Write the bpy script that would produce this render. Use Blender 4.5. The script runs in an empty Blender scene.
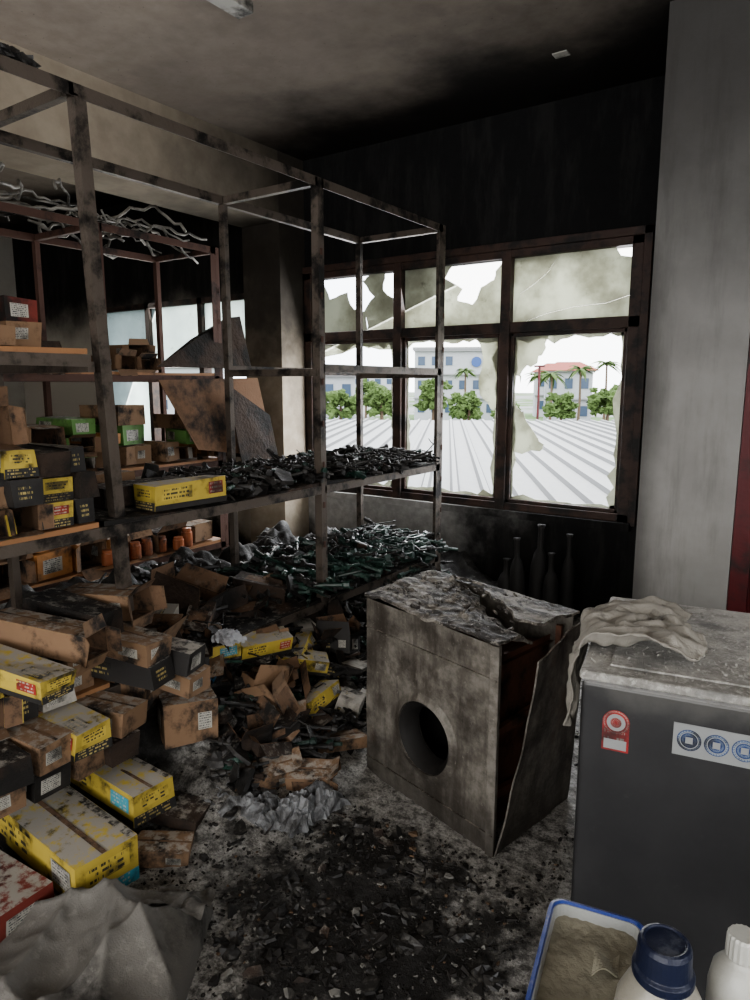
import bpy, math, random
from mathutils import Vector, Matrix, noise
R=random.Random(7)
scene=bpy.context.scene
# ---------------------------------------------------------------- materials
class NB:
    def __init__(s,name):
        s.m=bpy.data.materials.new(name); s.m.use_nodes=True
        s.nt=s.m.node_tree; s.n=s.nt.nodes; s.l=s.nt.links
        s.n.clear()
        s.out=s.n.new('ShaderNodeOutputMaterial')
        s.geo=s.n.new('ShaderNodeNewGeometry')
        s.pos=s.geo.outputs['Position']
        s._xyz=None
    def xyz(s,i):
        if s._xyz is None:
            s._xyz=s.n.new('ShaderNodeSeparateXYZ'); s.l.new(s.pos,s._xyz.inputs[0])
        return s._xyz.outputs[i]
    def nz(s):
        q=s.n.new('ShaderNodeSeparateXYZ'); s.l.new(s.geo.outputs['Normal'],q.inputs[0]); return q.outputs[2]
    def set(s,inp,v):
        if isinstance(v,(int,float,tuple,list)): 
            if isinstance(v,(tuple,list)) and len(v)==3 and inp.type=='RGBA': v=(*v,1)
            inp.default_value=v
        else: s.l.new(v,inp)
    def math(s,op,a,b=0.,c=None,clamp=False):
        q=s.n.new('ShaderNodeMath'); q.operation=op; q.use_clamp=clamp
        s.set(q.inputs[0],a); s.set(q.inputs[1],b)
        if c is not None: s.set(q.inputs[2],c)
        return q.outputs[0]
    def noise(s,scale,detail=6,rough=.6,vec=None,dist=0.):
        q=s.n.new('ShaderNodeTexNoise'); q.inputs['Scale'].default_value=scale
        q.inputs['Detail'].default_value=detail; q.inputs['Roughness'].default_value=rough
        q.inputs['Distortion'].default_value=dist
        s.l.new(vec if vec is not None else s.pos,q.inputs['Vector']); return q.outputs[0]
    def stretch(s,sx,sy,sz):
        q=s.n.new('ShaderNodeVectorMath');q.operation='MULTIPLY';s.l.new(s.pos,q.inputs[0]);q.inputs[1].default_value=(sx,sy,sz);return q.outputs[0]
    def ramp(s,v,a,b,lo=0.,hi=1.):
        q=s.n.new('ShaderNodeMapRange'); q.interpolation_type='SMOOTHSTEP'
        s.set(q.inputs[0],v); q.inputs[1].default_value=a;q.inputs[2].default_value=b
        q.inputs[3].default_value=lo;q.inputs[4].default_value=hi; return q.outputs[0]
    def mix(s,f,a,b):
        q=s.n.new('ShaderNodeMix'); q.data_type='RGBA'
        s.set(q.inputs[0],f); s.set(q.inputs[6],a); s.set(q.inputs[7],b); return q.outputs[2]
    def finish(s,col,rough=.8,metal=0.,bump=None,bstr=.3,bdist=.01,spec=.4,extra=None):
        b=s.n.new('ShaderNodeBsdfPrincipled')
        s.set(b.inputs['Base Color'],col); s.set(b.inputs['Roughness'],rough); s.set(b.inputs['Metallic'],metal)
        s.set(b.inputs['Specular IOR Level'],spec)
        if bump is not None:
            q=s.n.new('ShaderNodeBump'); q.inputs['Strength'].default_value=bstr; q.inputs['Distance'].default_value=bdist
            s.l.new(bump,q.inputs['Height']); s.l.new(q.outputs[0],b.inputs['Normal'])
        s.l.new(b.outputs[0],s.out.inputs[0]); s.b=b
        return s.m
SOOT=(.014,.0128,.0118)
def gmat(name,base,rough=.8,metal=0.,soot=.3,sscale=4.,ash=.0,bump=.3,bscale=60.,var=.25,bdist=.004,spec=.35,ashcol=(.32,.30,.265)):
    s=NB(name)
    dark=tuple(c*(1-var) for c in base)
    c=s.mix(s.noise(9.),dark,base)
    n=s.noise(sscale,8,.65)
    k=.5+(.5-soot)*.45
    c=s.mix(s.ramp(n,k-.09,k+.09),c,SOOT)
    if ash>0:
        a=s.math('MULTIPLY',s.ramp(s.nz(),.35,.95),s.ramp(s.noise(26.,6,.7),.62-.3*ash,.78-.3*ash))
        c=s.mix(s.math('MULTIPLY',a,min(1,ash*1.3)),c,ashcol)
    return s.finish(c,rough,metal,s.noise(bscale,4),bump,bdist,spec)
# ---------------------------------------------------------------- mesh builder
class MB:
    def __init__(s): s.v=[];s.f=[];s.m=[];s.uv=[]
    def add(s,vs,fs,mi=0,M=None,uv=None):
        o=len(s.v)
        for p in vs:
            p=Vector(p)
            s.v.append(tuple(M@p) if M is not None else tuple(p))
        for k,f in enumerate(fs):
            s.f.append([i+o for i in f]); s.m.append(mi)
            s.uv.append(uv if uv else [(0,0),(1,0),(1,1),(0,1)][:len(f)] if len(f)<=4 else [(0,0)]*len(f))
    def box(s,x0,x1,y0,y1,z0,z1,mi=0,M=None):
        s.add([(x0,y0,z0),(x1,y0,z0),(x1,y1,z0),(x0,y1,z0),(x0,y0,z1),(x1,y0,z1),(x1,y1,z1),(x0,y1,z1)],
              [(0,3,2,1),(4,5,6,7),(0,1,5,4),(1,2,6,5),(2,3,7,6),(3,0,4,7)],mi,M)
    def prism(s,a,b,w,d,mi=0,up=(0,0,1)):
        a=Vector(a);b=Vector(b);t=(b-a).normalized();u=Vector(up)
        if abs(t.dot(u))>.95:u=Vector((0,1,0))
        x=t.cross(u).normalized();y=x.cross(t).normalized()
        vs=[p+x*i*w/2+y*j*d/2 for p in(a,b) for i,j in((-1,-1),(1,-1),(1,1),(-1,1))]
        s.add(vs,[(0,3,2,1),(4,5,6,7),(0,1,5,4),(1,2,6,5),(2,3,7,6),(3,0,4,7)],mi)
    def angle(s,a,b,w,t,sx,sy,mi=0):
        a=Vector(a);b=Vector(b);d=(b-a).normalized()
        if abs(d.z)>.8: ux=Vector((1,0,0));uy=Vector((0,1,0))
        elif abs(d.y)>.8: ux=Vector((1,0,0));uy=Vector((0,0,1))
        else: ux=Vector((0,1,0));uy=Vector((0,0,1))
        pr=[(0,0),(w,0),(w,t),(t,t),(t,w),(0,w)]
        vs=[p+ux*sx*i+uy*sy*j for p in(a,b) for i,j in pr]
        fs=[(i,(i+1)%6,6+(i+1)%6,6+i) for i in range(6)]+[(0,1,2,3),(0,3,4,5),(6,9,8,7),(6,11,10,9)]
        s.add(vs,fs,mi)
    def tube(s,pts,r,mi=0,n=6,cap=True):
        pts=[Vector(p) for p in pts]; rs=r if isinstance(r,(list,tuple)) else [r]*len(pts)
        vs=[];prev=None
        for i,p in enumerate(pts):
            t=(pts[min(i+1,len(pts)-1)]-pts[max(i-1,0)])
            if t.length<1e-6:t=Vector((0,0,1))
            t.normalize()
            x=prev if prev else (Vector((0,0,1)) if abs(t.z)<.9 else Vector((1,0,0)))
            x=(x-t*x.dot(t))
            if x.length<1e-4:x=Vector((1,0,0))
            x.normalize();prev=x;y=t.cross(x)
            for k in range(n):
                a=2*math.pi*k/n; vs.append(p+x*math.cos(a)*rs[i]+y*math.sin(a)*rs[i])
        fs=[(i*n+k,i*n+(k+1)%n,(i+1)*n+(k+1)%n,(i+1)*n+k) for i in range(len(pts)-1) for k in range(n)]
        s.add(vs,fs,mi)
        if cap:
            o=len(s.v)-len(vs)
            s.f.append([o+k for k in range(n)][::-1]);s.m.append(mi);s.uv.append([(0,0)]*n)
            s.f.append([len(s.v)-n+k for k in range(n)]);s.m.append(mi);s.uv.append([(0,0)]*n)
    def lathe(s,prof,M,mi=0,n=24):
        vs=[(r*math.cos(2*math.pi*k/n),r*math.sin(2*math.pi*k/n),z) for r,z in prof for k in range(n)]
        fs=[(i*n+k,i*n+(k+1)%n,(i+1)*n+(k+1)%n,(i+1)*n+k) for i in range(len(prof)-1) for k in range(n)]
        s.add(vs,fs,mi,M)
    def grid(s,nx,ny,fn,mi=0,M=None):
        vs=[fn(i/nx,j/ny) for j in range(ny+1) for i in range(nx+1)]
        fs=[(j*(nx+1)+i,j*(nx+1)+i+1,(j+1)*(nx+1)+i+1,(j+1)*(nx+1)+i) for j in range(ny) for i in range(nx)]
        s.add(vs,fs,mi,M)
    def lump(s,c,r,sc=(1,1,1),mi=0,n=8,amp=.35,sd=0.):
        vs=[];c=Vector(c)
        for i in range(n+1):
            th=math.pi*i/n
            for k in range(n*2):
                ph=math.pi*k/n
                d=Vector((math.sin(th)*math.cos(ph),math.sin(th)*math.sin(ph),math.cos(th)))
                q=1+amp*(noise.noise(d*1.7+Vector((sd,sd*2,0)))*1.4+noise.noise(d*4+Vector((sd,0,5)))*.7)
                vs.append(c+Vector((d.x*sc[0],d.y*sc[1],d.z*sc[2]))*r*q)
        m=n*2
        s.add(vs,[(i*m+k,(i+1)*m+k,(i+1)*m+(k+1)%m,i*m+(k+1)%m) for i in range(n) for k in range(m)],mi)
    def build(s,name,mats,parent=None,smooth=False,solid=None,bevel=None):
        me=bpy.data.meshes.new(name); me.from_pydata(s.v,[],s.f)
        for m in (mats if isinstance(mats,list) else [mats]): me.materials.append(m)
        me.polygons.foreach_set('material_index',s.m)
        if smooth: me.polygons.foreach_set('use_smooth',[True]*len(s.f))
        ul=me.uv_layers.new(name='UVMap'); fl=[]
        for u in s.uv:
            for q in u: fl+= [q[0],q[1]]
        ul.data.foreach_set('uv',fl)
        me.update(); me.validate()
        ob=bpy.data.objects.new(name,me); scene.collection.objects.link(ob)
        if parent: ob.parent=parent
        if solid:
            q=ob.modifiers.new('solid','SOLIDIFY');q.thickness=solid;q.offset=0
        if bevel:
            q=ob.modifiers.new('bevel','BEVEL');q.width=bevel;q.segments=3;q.limit_method='ANGLE'
        return ob
def empty(name,loc=(0,0,0)):
    e=bpy.data.objects.new(name,None);scene.collection.objects.link(e);e.location=loc;return e
def TR(p,rz=0,ry=0,rx=0):
    return Matrix.Translation(p)@Matrix.Rotation(rz,4,'Z')@Matrix.Rotation(ry,4,'Y')@Matrix.Rotation(rx,4,'X')
def sm(a,b,x):
    t=max(0,min(1,(x-a)/(b-a)));return t*t*(3-2*t)
def rdg(q): return 1-2*abs(noise.noise(q))

# ---------------------------------------------------------------- camera
cam_d=bpy.data.cameras.new('camera');cam=bpy.data.objects.new('camera',cam_d);scene.collection.objects.link(cam)
cam_d.sensor_fit='HORIZONTAL';cam_d.sensor_width=36;cam_d.lens=690/750*36
cam_d.clip_start=.05;cam_d.clip_end=1000
cam.location=(0,0,1.55);cam.rotation_euler=(math.radians(90-9.46),0,math.radians(34.6))
scene.camera=cam
try:
    scene.view_settings.view_transform='AgX'
    scene.view_settings.look='AgX - Medium High Contrast'
except Exception: pass

# ---------------------------------------------------------------- room materials
H_=3.31
s=NB('ceiling_sooty_plaster')
n=s.noise(1.3,6,.6); n2=s.noise(7,6,.65)
k=s.math('ADD',s.xyz(1),s.math('MULTIPLY',s.math('SUBTRACT',n,.5),1.7))
k=s.math('ADD',k,s.math('MULTIPLY',s.ramp(s.xyz(0),-4.5,-.5),.45))
c=s.mix(s.ramp(n2,.3,.7),(.33,.285,.24),(.40,.35,.30))
c=s.mix(s.ramp(k,1.6,3.5,0,.62),c,(.06,.05,.043))
c=s.mix(s.ramp(k,3.4,4.5),c,SOOT)
c=s.mix(s.ramp(s.noise(45,2,.5),.70,.76,0,.5),c,(.05,.04,.035))
M_ceil=s.finish(c,.9,0,s.noise(30,5),.15,.01,.2)

s=NB('window_wall_sooty_plaster')
n=s.noise(2.2,7,.62)
nn=s.math('SUBTRACT',n,.5)
c=s.mix(s.ramp(s.noise(14,6),.35,.65),(.27,.265,.255),(.36,.355,.34))
c=s.mix(s.ramp(s.xyz(0),-4.0,-4.4),c,(.42,.385,.33))
up=s.ramp(s.math('ADD',s.xyz(2),s.math('MULTIPLY',nn,.5)),1.9,2.45)
dx=s.math('ABSOLUTE',s.math('ADD',s.xyz(0),1.55))
px=s.ramp(s.math('ADD',dx,s.math('MULTIPLY',nn,1.8)),1.25,.35)
low=s.ramp(s.math('ADD',s.xyz(2),s.math('MULTIPLY',nn,1.0)),.45,.12)
m=s.math('MAXIMUM',up,s.math('MAXIMUM',px,low))
sc_=s.mix(s.ramp(s.noise(3,7,.7,s.stretch(3,1,.6)),.45,.65),(.0085,.0085,.0088),(.019,.0185,.018))
c=s.mix(s.math('MULTIPLY',m,.985),c,sc_)
M_wwin=s.finish(c,.9,0,s.noise(35,5),.25,.01,.15)

s=NB('pillar_left_plaster')
n=s.math('SUBTRACT',s.noise(1.6,7,.6),.5)
c=s.mix(s.ramp(s.noise(9),.3,.7),(.33,.28,.215),(.44,.38,.30))
m=s.ramp(s.math('ADD',s.xyz(2),s.math('MULTIPLY',n,2.0)),.9,2.3,.05,.93)
M_pill=s.finish(s.mix(m,c,SOOT),.9,0,s.noise(35),.15,.01,.2)

s=NB('pillar_right_plaster')
n=s.math('SUBTRACT',s.noise(1.2,6,.6),.5)
c=s.mix(s.ramp(s.noise(3),.3,.7),(.25,.245,.235),(.30,.295,.283))
c=s.mix(s.ramp(s.noise(2,7,.7,s.stretch(4,1,.5)),.45,.75,0,.35),c,(.08,.075,.07))
m=s.ramp(s.math('ADD',s.xyz(2),s.math('MULTIPLY',n,.8)),1.1,3.1,.0,.84)
m2=s.ramp(s.math('ADD',s.xyz(0),s.math('MULTIPLY',n,.25)),-.74,-.92,0,.65)
M_pilr=s.finish(s.mix(s.math('MAXIMUM',m,m2),c,(.03,.028,.026)),.9,0,s.noise(35),.1,.01,.2)

M_wall=gmat('wall_sooty_paint',(.38,.36,.32),soot=.3,sscale=.8,bump=.1)
s=NB('beam_sooty_plaster')
c=s.mix(s.ramp(s.noise(5,6),.3,.7),(.29,.245,.19),(.37,.32,.25))
k=s.math('ADD',s.xyz(1),s.math('MULTIPLY',s.math('SUBTRACT',s.noise(1.5,6),.5),1.8))
M_beam=s.finish(s.mix(s.ramp(k,2.2,4.6,.08,.94),c,SOOT),.9,0,s.noise(30),.1,.01,.2)
s=NB('floor_ash_concrete')
n=s.noise(3.2,8,.66); n2=s.noise(24,8,.75)
c=s.mix(s.ramp(n2,.36,.60),(.065,.061,.055),(.37,.36,.335))
c=s.mix(s.ramp(s.noise(110,5,.7),.47,.62,0,.6),c,(.04,.037,.034))
cx=s.math('ADD',s.xyz(0),1.07);cy=s.math('SUBTRACT',s.xyz(1),1.42)
dd=s.math('SQRT',s.math('ADD',s.math('MULTIPLY',cx,cx),s.math('MULTIPLY',s.math('MULTIPLY',cy,cy),1.5)))
k=s.ramp(s.math('ADD',dd,s.math('MULTIPLY',s.math('SUBTRACT',n,.5),2.0)),.55,.30)
far=s.ramp(s.math('ADD',s.math('SUBTRACT',0,s.xyz(0)),s.math('MULTIPLY',s.math('SUBTRACT',n,.5),1.6)),1.6,2.2)
k=s.math('MAXIMUM',k,far)
c=s.mix(s.math('MULTIPLY',k,.94),c,(.011,.010,.009))
M_floor=s.finish(c,s.ramp(n,.4,.6,.4,.85),0,s.noise(70,7,.75),.8,.012,.4)

# ---------------------------------------------------------------- room shell
def boxobj(name,mat,*b,parent=None):
    m=MB();m.box(*b);return m.build(name,mat,parent)
boxobj('floor',M_floor,-8.2,2.8,-3.2,4.7,-.15,0)
boxobj('ceiling',M_ceil,-8.2,2.8,-3.2,4.7,H_,H_+.15)
w=MB()
Y0,Y1=4.5,4.68
WX0,WX1,WZ0,WZ1=-3.80,-1.13,.68,2.44
LX0,LX1,LZ0,LZ1=-6.70,-4.28,.9,2.34
w.box(-8.2,LX0,Y0,Y1,0,H_);w.box(LX0,LX1,Y0,Y1,0,LZ0);w.box(LX0,LX1,Y0,Y1,LZ1,H_)
w.box(LX1,WX0,Y0,Y1,0,H_);w.box(WX0,WX1,Y0,Y1,0,WZ0);w.box(WX0,WX1,Y0,Y1,WZ1,H_);w.box(WX1,2.8,Y0,Y1,0,H_)
w.build('wall_front',M_wwin)
boxobj('wall_left',M_wall,-8.35,-8.2,-3.2,4.7,0,H_)
w=MB()
w.box(2.65,2.8,-3.2,-1.8,0,H_);w.box(2.65,2.8,1.4,4.5,0,H_);w.box(2.65,2.8,-1.8,1.4,0,.9);w.box(2.65,2.8,-1.8,1.4,2.5,H_)
w.build('wall_right',M_wall)
w=MB()
w.box(-8.2,-3,-3.35,-3.2,0,H_);w.box(-3,1.8,-3.35,-3.2,0,.8);w.box(-3,1.8,-3.35,-3.2,2.7,H_);w.box(1.8,2.8,-3.35,-3.2,0,H_)  # wide opening put into this unseen wall to let light in
w.build('wall_back',M_wall)
boxobj('pillar_left',M_pill,-4.2,-3.8,4.2,4.5,0,H_)
PY=3.7
boxobj('pillar_right',M_pilr,-.885,-.435,PY,4.5,0,H_)
boxobj('ceiling_beam',M_beam,-4.2,-3.8,-3.2,4.2,2.8,H_)
M_red=gmat('dark_red_paint',(.10,.012,.014),.5,soot=.35)
d=empty('door_1')
m=MB();m.box(-.432,-.35,PY+.01,PY+.14,0,2.0);m.box(.45,.54,PY+.01,PY+.14,0,2.0);m.box(-.35,.45,PY+.01,PY+.14,1.92,2.0);m.build('door_frame',M_red,d)
m=MB();m.box(-.35,.45,PY+.06,PY+.11,.01,1.92);m.box(-.26,.35,PY+.045,PY+.06,.2,.95);m.box(-.26,.35,PY+.045,PY+.06,1.1,1.80);m.build('door_leaf',M_red,d)
w=MB();w.box(.545,2.65,PY,4.5,0,H_);w.box(-.435,.545,PY,4.5,2.005,H_);w.build('wall_front_right',M_pilr)
boxobj('trim_1',M_wwin,WX0-.02,WX1+.02,4.44,4.52,WZ0-.05,WZ0)

# windows
M_frame=gmat('charred_window_frame',(.060,.036,.028),.6,soot=.45,sscale=6,bump=.5)
def glassmat(name,c1,c2,sc,tf_):
    s=NB(name)
    c=s.mix(s.ramp(s.noise(sc,6),.35,.68),c1,c2)
    c=s.mix(s.ramp(s.noise(9,7,.7),.60,.72,0,.5),c,(.05,.045,.035))
    bs=s.n.new('ShaderNodeBsdfPrincipled');s.set(bs.inputs['Base Color'],c);bs.inputs['Roughness'].default_value=.3
    tr=s.n.new('ShaderNodeBsdfTranslucent');s.set(tr.inputs[0],c)
    mx=s.n.new('ShaderNodeMixShader');mx.inputs[0].default_value=tf_
    s.l.new(bs.outputs[0],mx.inputs[1]);s.l.new(tr.outputs[0],mx.inputs[2]);s.l.new(mx.outputs[0],s.out.inputs[0])
    return s.m
M_glass=glassmat('frosted_glass',(.50,.51,.44),(.28,.28,.23),3.5,.6)
we=empty('window_1')
m=MB();ya,yb=4.48,4.58
fw=.07
m.box(WX0,WX0+fw,ya,yb,WZ0,WZ1);m.box(WX1-fw,WX1,ya,yb,WZ0,WZ1)
m.box(WX0,WX1,ya,yb,WZ1-.05,WZ1);m.box(WX0,WX1,ya,yb,WZ0,WZ0+.05);m.box(WX0,WX1,ya,yb,1.90,1.97)
mull=[-2.885,-2.015]
for x in mull: m.box(x-.035,x+.035,ya-.01,yb,WZ0,WZ1)
lx=[WX0+fw]+[v for x in mull for v in(x-.035,x+.035)]+[WX1-fw]
panes=[(lx[0],lx[1]),(lx[2],lx[3]),(lx[4],lx[5])]
for a,b in panes:
    for (p,q,r_,t) in ((a,a+.025,WZ0+.05,1.9),(b-.025,b,WZ0+.05,1.9),(a,b,WZ0+.05,WZ0+.075),(a,b,1.875,1.9)):
        m.box(p,q,4.5,4.55,r_,t)
m.box(WX0-.05,WX0,4.47,4.5,WZ0-.02,WZ1+.05);m.box(WX1,WX1+.05,4.47,4.5,WZ0-.02,WZ1+.05);m.box(WX0-.05,WX1+.05,4.47,4.5,WZ1,WZ1+.05)
m.build('window_frame',M_frame,we,bevel=.004)
g=MB()
def shard(rect,poly,jit=.02):
    x0,x1,z0,z1=rect
    P=[]
    for i in range(len(poly)):
        a=poly[i];b=poly[(i+1)%len(poly)];P.append(a)
        edge=(a[0]==b[0] and a[0] in(0,1)) or (a[1]==b[1] and a[1] in (0,1))
        if not edge and jit:
            for t in(.33,.66): P.append((a[0]+(b[0]-a[0])*t+R.uniform(-jit,jit),a[1]+(b[1]-a[1])*t+R.uniform(-jit,jit)))
    vs=[(x0+(x1-x0)*u,4.53,z0+(z1-z0)*v) for u,v in P]
    g.add(vs,[list(range(len(vs)))])
U=[(a,b,1.97,WZ1-.05) for a,b in panes];L=[(a+.025,b-.025,WZ0+.075,1.875) for a,b in panes]
shard(U[0],[(0,0),(0,1),(.12,1),(.2,.62),(.42,.72),(.5,.4),(.62,.35),(.66,0)])
shard(U[0],[(.66,0),(.62,.35),(.74,.6),(.6,.9),(.7,1),(.86,1),(.84,.7),(1,.45),(1,0)])
shard(U[1],[(0,0),(0,1),(.5,1),(.42,.8),(.6,.6),(.55,.42),(.7,.33),(.78,.6),(.9,.7),(.95,.9),(1,1),(1,0)])
shard(U[2],[(0,0),(0,1),(.40,1),(.30,.74),(.20,.60),(.06,.45)],0)
shard(U[2],[(.001,0),(.062,.447),(.202,.597),(.302,.737),(.402,1),(.86,1),(.9,.88),(1,.84),(1,.316),(.8,.215),(.55,.195),(.3,.115),(.1,.0)],0)
shard(U[2],[(.105,.0),(.3,.112),(.55,.192),(.8,.212),(1,.312),(1,0)],0)
shard(L[2],[(0,.80),(0,1),(.32,1),(.3,.93),(.22,.84),(.08,.8),(.06,.72)])
shard(L[2],[(0,.30),(0,.58),(.1,.55),(.22,.42),(.32,.35),(.28,.31)])
shard(L[1],[(1,.55),(1,1),(.76,1),(.84,.86),(.8,.7),(.9,.6)])
shard(L[0],[(0,.9),(0,1),(1,1),(1,.95),(.5,.97)])
for r in L:
    for side in range(4):
        N=16
        outer=[];inner=[]
        for i in range(N+1):
            t=i/N;wd=R.uniform(.005,.045) if R.random()<.8 else R.uniform(.04,.09)
            if side==0:o=(t,0);q=(t,wd*.5)
            if side==1:o=(t,1);q=(t,1-wd*.6)
            if side==2:o=(0,t);q=(wd,t)
            if side==3:o=(1,t);q=(1-wd,t)
            outer.append(o);inner.append(q)
        for i in range(N):
            vs=[(r[0]+(r[1]-r[0])*u,4.532,r[2]+(r[3]-r[2])*v) for u,v in(outer[i],outer[i+1],inner[i+1],inner[i])]
            g.add(vs,[(0,1,2,3)])
g.build('broken_glass',M_glass,we,solid=.004)
we=empty('window_2')
m=MB()
for x in (LX0+.03,-5.82,-5.06,LX1-.03): m.box(x-.03,x+.03,ya,yb,LZ0,LZ1)
m.box(LX0,LX1,ya,yb,LZ0,LZ0+.05);m.box(LX0,LX1,ya,yb,LZ1-.05,LZ1);m.box(LX0,LX1,ya,yb,1.72,1.78)
m.build('window_frame',M_frame,we)
M_glass2=glassmat('frosted_glass_clear',(.58,.64,.63),(.42,.47,.47),1.5,.75)
m=MB()
xs=[LX0+.06,-5.85,-5.79,-5.09,-5.03,LX1-.06]
for i in(0,2,4):
    m.box(xs[i],xs[i+1],4.52,4.526,1.78,LZ1-.05)
m.box(xs[0],xs[1],4.52,4.526,.95,1.72)
m.build('frosted_panes',M_glass2,we)

# ---------------------------------------------------------------- racks
M_steel=gmat('sooty_rack_steel',(.13,.108,.09),.55,.4,soot=.4,sscale=7,bump=.5,bscale=90)
M_rust=gmat('heat_rusted_steel',(.10,.055,.042),.7,.3,soot=.3,sscale=5,bump=.5)
M_ply=gmat('scorched_plywood',(.34,.18,.09),.65,soot=.28,sscale=2.6,ash=.3,bump=.2)
M_plyb=gmat('burnt_plywood',(.10,.06,.04),.8,soot=.7,sscale=4,ash=.4,bump=.6)
RM=[M_steel,M_rust,M_ply,M_plyb]
def rack(name,xf,xb,ys,levels,top,lean=None,rust=False):
    m=MB();pm=1 if rust else 0
    for i,y in enumerate(ys):
        f0=Vector((xf,y,0));f1=Vector((xf,y,top))
        if lean and i in lean: f0+=Vector(lean[i])
        m.angle(f0,f1,.042,.004,-1,1 if i<len(ys)-1 else -1,pm)
        m.prism((f0.x-.014,f0.y+.014,f0.z),(f1.x-.014,f1.y+.014,f1.z),.03,.03,pm)
        m.prism((xb,y,0),(xb,y,top),.036,.03,pm)
        m.prism((xf,y,top-.02),(xb,y,top-.02),.03,.035,pm)
        for z in (.48,1.07,1.64): m.prism((xf-.01,y+.005,z-.03),(xb,y,z-.03),.025,.035,pm)
        if not lean or i not in lean:
            for z in [k*.2+.15 for k in range(11)]:
                m.box(xf+.001,xf+.005,y+.012,y+.024,z,z+.03,1)
    m.angle((xf,ys[0],top),(xf,ys[-1],top),.042,.004,-1,-1,pm)
    m.prism((xb,ys[0],top-.02),(xb,ys[-1],top-.02),.03,.042,pm)
    for (b,z,kind) in levels:
        ya_,yb_=ys[b],ys[b+1]
        m.angle((xf,ya_,z-.01),(xf,yb_,z-.01),.04,.004,-1,-1,pm)
        m.prism((xb,ya_,z-.03),(xb,yb_,z-.03),.03,.04,pm)
        if kind:
            mi=2 if kind=='p' else 3
            def fn(u,v,ya_=ya_,yb_=yb_,z=z):
                x=xf-.005+(xb-xf+.01)*v;y=ya_+.01+(yb_-ya_-.02)*u
                return (x,y,z+.01-.02*math.sin(math.pi*u)*(1 if kind=='b' else .3))
            m.grid(12,4,fn,mi);m.grid(12,4,lambda u,v:(fn(1-u,v)[0],fn(1-u,v)[1],fn(1-u,v)[2]-.018),mi)
            m.grid(12,1,lambda u,v:(xf-.004,fn(u,0)[1],fn(u,0)[2]-.018*(1-v)),mi)
    return m.build(name,RM)
TOP=2.49
rack('steel_shelving_rack',-2.12,-2.74,[.18,1.40,2.61,3.79],
     [(0,.48,'p'),(0,1.07,'p'),(0,1.66,'p'),(1,.48,'b'),(1,1.07,'b'),(2,.48,'b'),(2,1.07,'b'),(2,1.66,None)],TOP,lean={1:(-.08,.15,0)})
rack('steel_shelving_rack',-3.55,-4.15,[.02,1.24,2.42,3.30],
     [(b,z,'p') for b in range(3) for z in(.48,1.05,1.62)],2.44,rust=True)

# ---------------------------------------------------------------- cartons
M_kraft=gmat('kraft_cardboard',(.235,.15,.092),.85,soot=.35,sscale=7,ash=.6,bump=.2)
M_kin=gmat('cardboard_inside',(.17,.105,.065),.9,soot=.4,sscale=9,ash=.3)
M_yel=gmat('yellow_print_card',(.50,.385,.085),.6,soot=.33,sscale=8,ash=.85,bump=.15)
M_blk=gmat('black_print_card',(.035,.033,.032),.5,soot=.3,ash=.75)
M_redc=gmat('red_print_card',(.20,.045,.035),.6,soot=.45,ash=.8)
M_blu=gmat('blue_print_card',(.05,.22,.42),.6,soot=.25,ash=.4)
M_whc=gmat('white_print_card',(.38,.36,.32),.7,soot=.33,ash=.5)
M_org=gmat('orange_print_card',(.40,.19,.07),.6,soot=.3,ash=.4)
M_grn=gmat('green_print_card',(.12,.25,.07),.6,soot=.25,ash=.3)
M_chr=gmat('charred_cardboard',(.05,.034,.025),.9,soot=.5,ash=.45,bump=.8,bscale=40,bdist=.01)
def textmat(name,bg,fg,rows=5,cols=22,ashk=.85):
    s=NB(name)
    uv=s.n.new('ShaderNodeUVMap')
    sp=s.n.new('ShaderNodeSeparateXYZ');s.l.new(uv.outputs[0],sp.inputs[0])
    v=s.math('MULTIPLY',sp.outputs[1],float(rows));fr=s.math('FRACT',v);fl=s.math('FLOOR',v)
    row=s.math('MULTIPLY',s.math('GREATER_THAN',fr,.3),s.math('LESS_THAN',fr,.8))
    cb=s.n.new('ShaderNodeCombineXYZ');s.set(cb.inputs[0],s.math('MULTIPLY',sp.outputs[0],float(cols)));s.set(cb.inputs[1],s.math('MULTIPLY',fl,7.3))
    s.set(cb.inputs[2],s.math('MULTIPLY',s.xyz(2),2.))
    t=s.math('GREATER_THAN',s.noise(1.3,2,.5,cb.outputs[0]),.5)
    mar=s.math('MULTIPLY',s.math('GREATER_THAN',sp.outputs[0],.08),s.math('LESS_THAN',sp.outputs[0],.9))
    f=s.math('MULTIPLY',s.math('MULTIPLY',row,t),mar)
    c=s.mix(f,bg,fg)
    c=s.mix(s.ramp(s.noise(9,7),.46,.66,0,.85),c,SOOT)
    a=s.math('MULTIPLY',s.ramp(s.nz(),.35,.95),s.ramp(s.noise(26.,6,.7),.38,.54))
    c=s.mix(s.math('MULTIPLY',a,ashk),c,(.32,.30,.265))
    return s.finish(c,.6)
M_lw=textmat('printed_label_white',(.36,.35,.31),(.03,.03,.04),7,26)
M_ly=textmat('printed_label_yellow',(.50,.385,.085),(.05,.045,.03),3,12)
M_lb=textmat('printed_label_black',(.03,.03,.03),(.40,.32,.13),3,12)
M_lr=textmat('printed_label_red',(.32,.04,.03),(.42,.38,.33),3,10)
M_lc=textmat('printed_label_cyan',(.07,.30,.38),(.40,.40,.36),4,12)
CM=[M_kraft,M_kin,M_yel,M_blk,M_redc,M_blu,M_whc,M_org,M_grn,M_chr,M_lw,M_ly,M_lb,M_lr,M_lc]
K=dict(kraft=0,inner=1,yellow=2,black=3,red=4,blue=5,white=6,orange=7,green=8,char=9,lw=10,ly=11,lb=12,lr=13,lc=14)
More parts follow.
